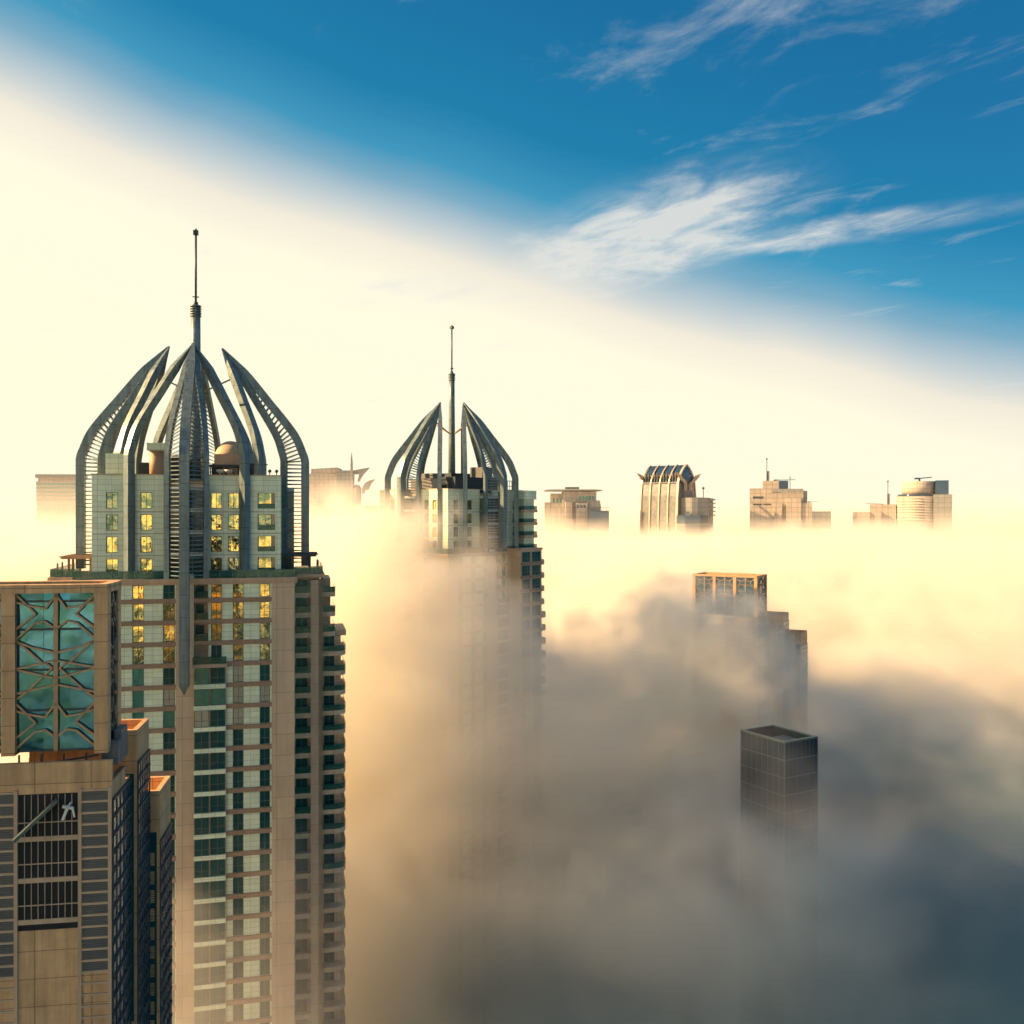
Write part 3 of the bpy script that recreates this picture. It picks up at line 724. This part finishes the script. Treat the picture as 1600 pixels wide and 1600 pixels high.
def lattice_tower(label, loc, yaw, depth, top, blocks, near):
    root = thing('lattice_tower', label, 'tower', loc, yaw, 'towers topped by a lattice screen')
    H = 10.7; z1 = top; z0 = top-H; W = 17.63
    fr = MB()
    for i in range(4): fr.box(-5.6*i-.83, -5.6*i, 0, .83, z0-.2, z1-.55)
    for i in range(4): fr.box(-5.6*i-.83, -5.6*i, depth-.83, depth, z0-.2, z1-.55)
    # top ring beam with an open well
    fr.box(-W, 0, -.1, .6, z1-.55, z1).box(-W, 0, depth-.6, depth+.1, z1-.55, z1).box(-W, -W+.6, .6, depth-.6, z1-.55, z1).box(-.6, .08, .6, depth-.6, z1-.55, z1)
    fr.build('frame', M['sand'], root)
    MB().box(-W+.6, -.6, .6, depth-.6, z1-1.8, z1-1.5).build('roof_well', M['navy'], root)
    for i in range(3):
        xr = -5.6*i-.83; xl = -5.6*(i+1)
        pn = MB().box(xl, xr, .47, .5, z0, z1-.55)
        zz_ = [z0, z0+2.6, z0+5.2, z0+7.8, z0+9.6, z1-.55]
        for a, c in zip(zz_[:-1], zz_[1:]):
            for q in range(3):                        # every pane sits at its own slight tilt
                xa, xb = xl+(xr-xl)*q/3, xl+(xr-xl)*(q+1)/3
                t1, t2 = rnd.uniform(-.03, .03), rnd.uniform(-.04, .04)
                pn.add([(xa, .42, a), (xb, .42+t1, a), (xb, .42+t1+t2, c), (xa, .42+t2, c)], [(0, 1, 2, 3)])
        pn = pn.build('glass_screen', M['gsky'], root)
        mb = MB(); lattice_panel(mb, (xl, .28, z0+.1), (1, 0, 0), xr-xl, H-.75, (0, -1, 0))
        mb.build('star_lattice', M['bars'], pn)
        mu = MB()
        for zz in (z0, z0+2.6, z0+5.2, z0+7.8, z0+9.6): mu.box(xl, xr, .38, .44, zz-.07, zz+.07)
        mu.box(xl, xl+.08, .38, .44, z0, z1-.55).box(xr-.08, xr, .38, .44, z0, z1-.55)
        mb2 = MB().box((xl+xr)/2-.13, (xl+xr)/2+.13, .2, .37, z0, z1-.55).build('centre_bar', M['bars'], pn)
        mu.build('mullions', M['dark'], pn)
    for xx, nn in ((-.25, 1), (-W+.25, -1)):
        pn = MB().box(xx-.03, xx+.03, .83, depth-.83, z0, z1-.55).build('glass_screen', M['navy'], root)
        mb = MB()
        lattice_panel(mb, (xx+nn*.12, .83, z0+.1), (0, 1, 0), depth-1.66, H-.75, (nn, 0, 0), .10, .12)
        mb.build('star_lattice', M['frame'], pn)
        fm = MB()
        for yy in (.83+(depth-1.66)*.25, .83+(depth-1.66)*.6): fm.box(xx, xx+nn*.14, yy-.05, yy+.05, z0, z1-.55)
        fm.build('mullions', M['dark'], pn)
    bp = MB()
    for i in range(3): bp.box(-5.6*(i+1), -5.6*i-.83, depth-.4, depth-.34, z0, z1-.55)
    bp.build('rear_screen', M['navy'], root)
    # open storey with railings under the screen
    rl = MB()
    for i in range(13): rl.box(-W+1.35*i, -W+1.35*i+.1, .2, .3, z0-1.3, z0-.2)
    rl.box(-W, 0, .2, .3, z0-.75, z0-.68).box(-W, 0, .2, .3, z0-1.02, z0-.95); rl.bar((-6, .15, z0-1.1), (-.6, .15, z0-.35), .12)
    rl.build('railing', M['dark'], root)
    w = MB(); inn = MB()
    w.box(-W, .5, -1.0, depth+.3, 0, z0-2.7)
    w.box(-W, .5, -1.0, -.65, z0-2.7, z0-.45).box(.15, .5, -.65, depth-1., z0-2.7, z0-1.75).box(-W, -W+.35, -.65, depth+.3, z0-2.7, z0-.45)
    for (x0, x1, y0, y1, zt) in blocks: parapet_block(w, inn, x0, x1, y0, y1, zt)
    w.build('wall', M['sand'], root)
    # louvred bays of the front below, and flat dark panels painted as openings
    zz = z0-1.95
    for i in range(3):
        for j in range(24):
            xa = -1.25-5.6*i; zb = zz-.95-.72*j
            if (j < 16 and near and i < 2) or j < 8:
                l = MB().box(xa, xa+1.55, -1.02, -1.005, zb, zb+.56)
                for q in range(4): l.box(xa, xa+1.55, -1.07, -1.02, zb+.14*q, zb+.14*q+.08)
                l.build('louvre', M['louvre'], root)
    tr = MB()
    for j in range(16):
        pass
    for i in range(3):
        for xa in (.3-5.6*i, -1.5-5.6*i): tr.box(xa, xa+.22, -1.14, -1.0, 20, zz-.15)
        for j in range(24): tr.box(-1.28-5.6*i, .3-5.6*i, -1.13, -1.0, zz-.38-.72*j, zz-.24-.72*j)
    tr.build('trim', M['cornice'], root)
    ob = MB()
    for i in range(3): ob.box(-5.2-5.6*i, -1.52-5.6*i, -1.03, -1.0, zz-9, zz-.45)
    ob.build('painted_opening', M['rshade'], root)  # flat sheets on the wall, recess shade painted as their colour
    sb = MB()
    for i in range(3):
        for j in range(3): sb.box(-5.2-5.6*i, -1.52-5.6*i, -1.1, -1.03, zz-3.4-2.6*j, zz-3.1-2.6*j).box(-5.2-5.6*i, -1.52-5.6*i, -1.09, -1.03, zz-2.25-2.6*j, zz-2.19-2.6*j)
        for q in range(9): sb.box(-5.1-5.6*i+.4*q, -5.06-5.6*i+.4*q, -1.08, -1.03, zz-8.6, zz-.5)
    sb.build('loggia_slabs', M['cornice'], root)
    glass_grid(root, .5, -.9, depth+.2, 40, z0-2.9, 5, 1.15)
    for k, (x0, x1, y0, y1, zt) in enumerate(blocks):
        glass_grid(root, x1, y0+.1, y1-.1, 40, zt-2.2-1.4*k, 5, 1.05)
        for j in range(10):
            zb = zt-5.4-1.35*j; lv = MB()
            for q in range(6): lv.box(x1-1.15, x1-.35, y0-.06, y0-.02, zb+.16*q, zb+.16*q+.1)
            lv.build('louvre', M['sand'], root)
        dk = MB(); dk.box(x1-1.3, x1-.2, y0-.02, y0-.005, zt-20, zt-3.0); dk.build('painted_opening', M['gdark'], root)  # flat dark glass strip in place of an opening
    if near:
        MB().box(-.6, .45, .9, 1.6, z0-1.2, z0+.3).box(.0, .45, 1.7, 3.4, z0-1.2, z0+.9).build('stair_housing', M['grey'], root)
        a = MB().bar((-2.3, -1.5, zz-2.0), (-1.95, -1.5, zz-1.1), .16).bar((-2.3, -1.5, zz-1.15), (-1.65, -1.5, zz-1.3), .16).bar((-1.7, -1.5, zz-1.3), (-1.6, -1.5, zz-1.85), .1)
        a.bar((-1.9, -1.5, zz-1.05), (-1.9, -1.0, zz-1.05), .1).build('floodlight', M['white'], root)
        MB().bar((-5.0, -2.0, zz-3.0), (-2.7, -1.25, zz-.8), .5, .2).build('pipe', M['frame'], root)
    return root
lattice_tower('near tower at the left edge, glazed top behind a star lattice of tan bars', (X(168, 62), 62, 0), 9, 3.6, CZ-4.65,
              [(-6, .95, 3.9+.05, 7.7, CZ-15.0), (-6, 1.7, 7.72, 11.8, CZ-20.3)], True)
lattice_tower('hazy tower with a small lattice topped box sinking into brownish fog', (X(1183, 250), 250, 0), -31, 9.0, Z(900, 250),
              [(-9, 4.2, 9.31, 15, Z(900, 250)-10.5), (-9, 7.4, 15.01, 22, Z(900, 250)-16)], False)

# ------------------------------------------------------------------ dark glass tower low in the fog
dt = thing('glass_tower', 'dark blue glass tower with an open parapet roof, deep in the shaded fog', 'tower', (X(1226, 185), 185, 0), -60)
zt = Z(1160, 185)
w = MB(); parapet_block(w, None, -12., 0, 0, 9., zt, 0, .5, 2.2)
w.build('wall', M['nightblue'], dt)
m = MB(); z = zt
while z > 20:
    m.box(-12.05, .06, -.07, -.003, z-.22, z-.05).box(.003, .07, 0, 9., z-.22, z-.05); z -= 3.4
for i in range(9):
    m.box(-12+1.49*i, -11.92+1.49*i, -.06, -.003, 20, zt).box(.003, .06, 1.115*i, 1.115*i+.07, 20, zt)
m.box(-12.1, .1, -.1, .55, zt, zt+.12).box(-.55, .1, .55, 9.1, zt, zt+.12).box(-12.1, -11.5, .55, 9.1, zt, zt+.12).box(-11.5, -.55, 8.45, 9.1, zt, zt+.12)
m.build('mullions', M['frame'], dt)
MB().box(-7, -3, 3, 7, zt-2.2, zt-.8).build('plant_room', M['dark'], dt)

# ------------------------------------------------------------------ far towers rising out of the sea of fog
D = 700.
k = D/F                                               # metres per photo pixel there
def win_rows(root, rects, mat='gteal', y=-.15):
    for (x0, x1, z0, z1) in rects: MB().box(x0, x1, y, y+.13, z0, z1).build('window', M[mat], root)
# 1. flat brimmed roof
r = thing('brimmed_tower', 'far tower under a wide flat brimmed roof, just right of the smaller crowned tower', 'tower', (X(897, D), D, 0), 0)
def H(py): return Z(py, D)
MB().box(-17*k*1.0, 17*k*2.05, 0, 24, 0, H(768)).box(-37*k, -17*k, 4, 24, 0, H(771)).build('wall', M['stucco'], r)
roof = MB().prism([(-44*k, -3), (43*k, -3), (43*k, 27), (-44*k, 27)], H(767), H(766), top=[(-46*k, -4), (45*k, -4), (45*k, 28), (-46*k, 28)]).prism([(-46*k, -4), (45*k, -4), (45*k, 28), (-46*k, 28)], H(766), H(764.3), top=[(-38*k, 2), (36*k, 2), (36*k, 22), (-38*k, 22)])
roof = roof.build('roof', M['stuccog'], r)
MB().box(-13*k, 9*k, 6, 16, H(764.3), H(760.5)).build('plant_room', M['stuccog'], roof)
win_rows(r, [(x*k, (x+3.2)*k, H(781), H(775)) for x in (8, 13, 18, 23, 28)])
win_rows(r, [(x*k, (x+3.)*k, H(786), H(779)) for x in (-33, -27, -22)], y=3.85)
w = MB().box(-14*k, -4*k, -7, -.02, 0, H(784)).box(2*k, 20*k, -6, -.02, 0, H(786)).box(-24*k, -14*k, -5, -.02, 0, H(793)).box(-46*k, -38*k, 2, 20, 0, H(785))
w.build('terrace_block', M['stucco'], r)
MB().box(20*k, 40*k, -4, 18, 0, H(782)).box(40*k, 41*k, -4, 18, 0, H(788)).build('side_block', M['stuccog'], r)
MB().box(21*k, 52*k, -12, -4.02, 0, H(798)).build('glass_block', M['navy'], r)
rl = MB()
for i in range(7): rl.box((28+4*i)*k, (28+4*i)*k+.25, -11.6, -11.35, H(798), H(793.5))
rl.box(28*k, 53*k, -11.7, -11.3, H(793.5), H(793)).build('railing', M['dark'], r)
win_rows(r, [(x*k, (x+3.)*k, H(794), H(789)) for x in (4, 9, 14)], 'navy', -6.15)
# 2. ribbed arched tower
M['bronze'] = glass('bronze_curtain_wall', (.42, .37, .32), .75, .22, .3, .15, (.28, .28, .27))
M['gold'] = pbr('pale_gold_ribs', (.62, .50, .36), .45, .3, .08, .3)
r = thing('ribbed_tower', 'far tower with gold vertical ribs curving over a rounded pointed top', 'tower', (X(1044, D), D, 0), -40)
zc, zq = H(757), H(727.5)                             # springing line and crown
L = 30.
lowp = [(-14.5, 0), (-13.2, H(815)), (-12.3, H(775)), (-11.2, zc)]
top_ = []
for i in range(11):
    t = i/10.; top_.append((11.2*(1-t**1.55)**.8, zc+(zq-zc)*t))
full = [(-a, z) for a, z in top_]+[(a, z) for a, z in top_[-2::-1]]
low = lowp+[(-a, z) for a, z in lowp[::-1]]
MB().slab(low, (L/2, 0, 0), (0, 1, 0), (0, 0, 1), (-1, 0, 0), L).build('wall', M['bronze'], r)
up_ = MB().slab([(a*.93, z) for a, z in full], (L/2-.6, 0, 0), (0, 1, 0), (0, 0, 1), (-1, 0, 0), L-1.2).build('roof', M['navy'], r)
b = MB()
for z in (zc+.4, zc+5.6): b.box(-L/2, L/2, -11.4*(1 if z < zc+2 else .86), -10.4*(1 if z < zc+2 else .8), z, z+1.1)
for i in range(4):
    for q in (.3, .62):
        x = -L/2+L/4*(i+q); b.box(x, x+.35, -10.9, -9.5, zc, zc+8)
b.build('band', M['grey'], r)
outl = lowp[:-1]+full+[(-a, z) for a, z in lowp[-2::-1]]
for i in range(5):                                    # ribs: hoops over the whole body
    x = L/2-L*i/4.; h_ = MB()
    P = [Vector((x, a*1.03, z+.2)) for a, z in outl]
    h_.sweep(P, (1, 0, 0), .8 if i else 1.5, 1.0)
    h_.build('rib', M['gold'], r)
gb = MB().slab([(a*.98, z) for a, z in lowp[1:]]+[(-a*.98, z) for a, z in lowp[:0:-1]], (L/2+.05, 0, 0), (0, 1, 0), (0, 0, 1), (1, 0, 0), .2)
gb.slab([(a*.9, z) for a, z in full], (L/2-.3, 0, 0), (0, 1, 0), (0, 0, 1), (1, 0, 0), .5)
gb.build('gable_glazing', M['navy'], r)
for sx, yy in ((L/2+1.2, 1), (L/2+1.2, -1), (-L/2-.6, -1), (-L/2-.6, 1)):
    y0 = 3.6*yy
    br = MB().slab([(2.4*yy, H(768)), (4.6*yy, H(768)), (4.4*yy, H(757)), (12.5*yy, H(749)), (17.5*yy, H(740)), (11.5*yy, H(743)), (2.6*yy, H(755))], (sx, 0, 0), (0, 1, 0), (0, 0, 1), (1, 0, 0), 1.0)
    br.build('wing_bracket', M['cornice'], r)
MB().box(L/2+.4, L/2+2.6, -4.6, 4.6, H(779), H(767)).build('lift_housing', M['grey'], r)
w = MB()
arc = [(L/2+.3, -9.0), (L/2+5, -10.6), (L/2+9.5, -9.6), (L/2+12.5, -7), (L/2+13.5, 10), (L/2+.3, 10)]
w.prism(arc, 0, H(778), top=[(x, y*.9 if y < 0 else y) for x, y in arc]).build('side_block', M['stuccog'], r)
w = MB()
for j in range(5): w.box(L/2+3, L/2+15.2, 9.0, 15.4, H(782+6*j), H(780+6*j))
w.box(L/2+4, L/2+13.8, 9.3, 14.4, 0, H(779)).build('balcony_stack', M['stuccog'], r)
MB().prism([(L/2+.3, -14.5), (L/2+7, -14.5), (L/2+16, -8.5), (L/2+16, 3), (L/2+.3, 3)], H(817), H(805)).build('podium_roof', M['navy'], r)
MB().prism([(L/2+.3, -14), (L/2+7, -14), (L/2+15.5, -8.2), (L/2+15.5, 3), (L/2+.3, 3)], 0, H(817)).build('podium', M['stuccog'], r)
m = MB().cyl(L/2+9, 8.5, .25, H(779), H(765), 8).lathe(L/2+9, 8.5, [(.3, H(765)), (1.1, H(763.5)), (.3, H(761.5))], 8).build('lamp_mast', M['dark'], r)
win_rows(r, [(L/2+6.2, L/2+8.2, H(804), H(799))], 'navy', -10.75)

# 3. stepped tower with masts
r = thing('stepped_tower', 'far pale stepped tower with a thin mast, half veiled by fog', 'tower', (X(1230, D), D, 0), -14)
def bxs(rects):
    m = MB()
    for (x0, x1, y0, y1, p) in rects: m.box(x0*k, x1*k, y0, y1, 0, H(p))
    return m
bxs([(-57, -24, 0, 26, 763), (-37, -12, 4, 20, 751)]).build('wall', M['stucco'], r)
bxs([(-24, 24, -3, 22, 764), (24, 30, -1, 20, 767)]).build('side_block', M['stuccog'], r)
bxs([(-2, 20, -9, -3.05, 778), (20, 36, -8, 14, 786), (-20, -8, -7, -3.05, 786)]).build('terrace_block', M['stucco'], r)
bxs([(36, 64, -8, 12, 799)]).build('low_block', M['stuccog'], r)
bxs([(-12, 2, 6, 18, 750.5)]).build('glass_block', M['navy'], r)
bxs([(-24, 24, -3.3, -3.01, 770)]).build('parapet', M['stucco'], r)
win_rows(r, [(x*k, (x+16)*k, H(779), H(775.5)) for x in (-52,)]+[(x*k, (x+14)*k, H(789), H(787)) for x in (-52, -36)], 'dark')
win_rows(r, [(-22*k, -10*k, H(792), H(783)), (-22*k, -10*k, H(775), H(769))], 'dark', -3.2)
win_rows(r, [(x*k, (x+5)*k, H(784), H(774)) for x in (6, 14)], 'gpale', -3.2)
t = MB().box(-31*k, -26.5*k, 8, 10, H(751), H(735)).build('flue', M['grey'], r)
MB().cyl(-30.5*k, 8, .22, H(751), H(717), 8).lathe(-30.5*k, 8, [(.2, H(717)), (.8, H(716)), (.2, H(714.5))], 8).build('mast', M['dark'], t)
m = MB().cyl(5*k, 9, .2, H(765), H(747), 8).lathe(5*k, 9, [(.2, H(747)), (.7, H(746)), (.2, H(745))], 8)
m.bar((-20*k, 9, H(749.5)), (13*k, 9, H(748.8)), .35).box(-20*k, -15*k, 8.4, 9.6, H(750.5), H(748.6)).bar((-13*k, 9, H(753)), (-13*k, 9, H(748)), .4)
m.build('antenna', M['dark'], r)
MB().bar((32*k, 2, H(784)), (45*k, 2, H(784)), .3).box(32*k, 34*k, 1.5, 2.5, H(786), H(783)).build('roof_crane', M['stuccog'], r)

# 4. round drum tower
r = thing('drum_tower', 'far tower topped by a broad round drum and a dark glass block', 'tower', (X(1436, D), D, 0), -20)
def ell(cx, cy, rx, ry, n=40): return [(cx+rx*math.cos(2*math.pi*i/n), cy+ry*math.sin(2*math.pi*i/n)) for i in range(n)]
MB().prism(ell(0, 8, 24*k, 13), H(773), H(752), True).build('drum', M['stucco'], r)
MB().box(23*k, 42*k, -2, 16, H(773), H(751)).build('glass_block', M['navy'], r)
w = MB().prism(ell(-2*k, 8, 31*k, 16), 0, H(775.5), True)
w.build('wall', M['stucco'], r)
MB().prism(ell(-2*k, 8, 29*k, 15), H(775.5), H(772.5), True).build('dark_band', M['navy'], r)
MB().box(20*k, 46*k, -6, 20, 0, H(773)).build('side_block', M['stuccog'], r)
fl = MB()
for j in range(9): fl.prism(ell(-2*k, 8, 32*k, 16.5), H(779+4.2*j), H(778+4.2*j), True)
fl.build('floor_band', M['white'], r)
w = MB().box(-72*k, -34*k, 2, 14, 0, H(788)).box(-98*k, -72*k, 0, 16, 0, H(800)).box(-64*k, -55*k, -3, 1.95, 0, H(800))
w.build('low_block', M['stucco'], r)
t = MB().box(-46*k, -42*k, 6, 8, H(788), H(771)).build('flue', M['grey'], r)
MB().cyl(-45*k, 6, .22, H(788), H(752), 8).lathe(-45*k, 6, [(.2, H(752)), (.8, H(751)), (.2, H(750))], 8).build('mast', M['dark'], t)
m = MB().box(0, 1.2, 6, 7, H(752), H(747)).bar((-2, 6.5, H(747.5)), (19*k, 6.5, H(745.5)), .7).box(-6*k, 1*k, 5.7, 7.2, H(748.5), H(746))
MB().bar((-78*k, 5, H(786.5)), (-52*k, 5, H(787.5)), .4).build('boom', M['dark'], r)
m.build('roof_crane', M['dark'], r)

# 5. ghostly tower with leaf shaped roof wings
D2 = 900.; k2 = D2/F
def H2(py): return Z(py, D2)
r = thing('winged_tower', 'ghostly pale tower with needle spire and leaf shaped wings between the crowned towers', 'tower', (X(550, D2), D2, 0), 0)
def leaf(pts, y, t=3.): return MB().slab([((x-550)*k2, H2(p)) for x, p in pts], (0, y, 0), (1, 0, 0), (0, 0, 1), (0, 1, 0), t)
leaf([(484, 732.5), (524, 730), (528, 732), (532, 739), (484, 740)], 6, 14).build('roof', M['stucco'], r)
MB().box((470-550)*k2, (536-550)*k2, 4, 26, 0, H2(740)).build('wall', M['stucco'], r)
MB().box((526-550)*k2, (549-550)*k2, 0, 18, 0, H2(735)).build('core', M['stuccog'], r)
leaf([(548.6, 800), (548.2, 725), (549.7, 707.5), (551.6, 725), (552, 800)], -2, 1.6).build('spire', M['stucco'], r)
leaf([(551.5, 735), (562, 733), (577, 730.5), (570, 738), (564, 746), (561, 753), (558, 752), (561, 741), (551.5, 741)], 1).build('roof_wing', M['stuccog'], r)
leaf([(565, 772), (565, 762), (570, 754), (578, 750), (585, 749), (580, 754), (576, 762), (573, 769)], 3).build('roof_wing', M['stuccog'], r)
MB().prism(ell(5*k2, 6, 8*k2, 8), 0, H2(762), True).lathe(5*k2, 6, [(4.2, H2(762)), (3.6, H2(758.5)), (.4, H2(757))], 20).build('turret', M['stuccog'], r)
# 6. flat topped block at the far left
r = thing('flat_topped_tower', 'ghostly flat topped block in bright haze at the left edge', 'tower', (X(88, D2), D2, 0), 6)
MB().box(-30*k2, 29*k2, 0, 25, 0, H2(752)).box(-28*k2, 27*k2, 1, 24, H2(752), H2(747)).build('wall', M['stucco'], r)
MB().box(-31*k2, 33*k2, -1, 26, H2(747), H2(741)).build('roof', M['stuccog'], r)
m = MB()
for j in range(5): m.box(-30.2*k2, 29.2*k2, -.25, -.02, H2(758+6*j), H2(755+6*j))
m.build('window_band', M['gteal'], r)
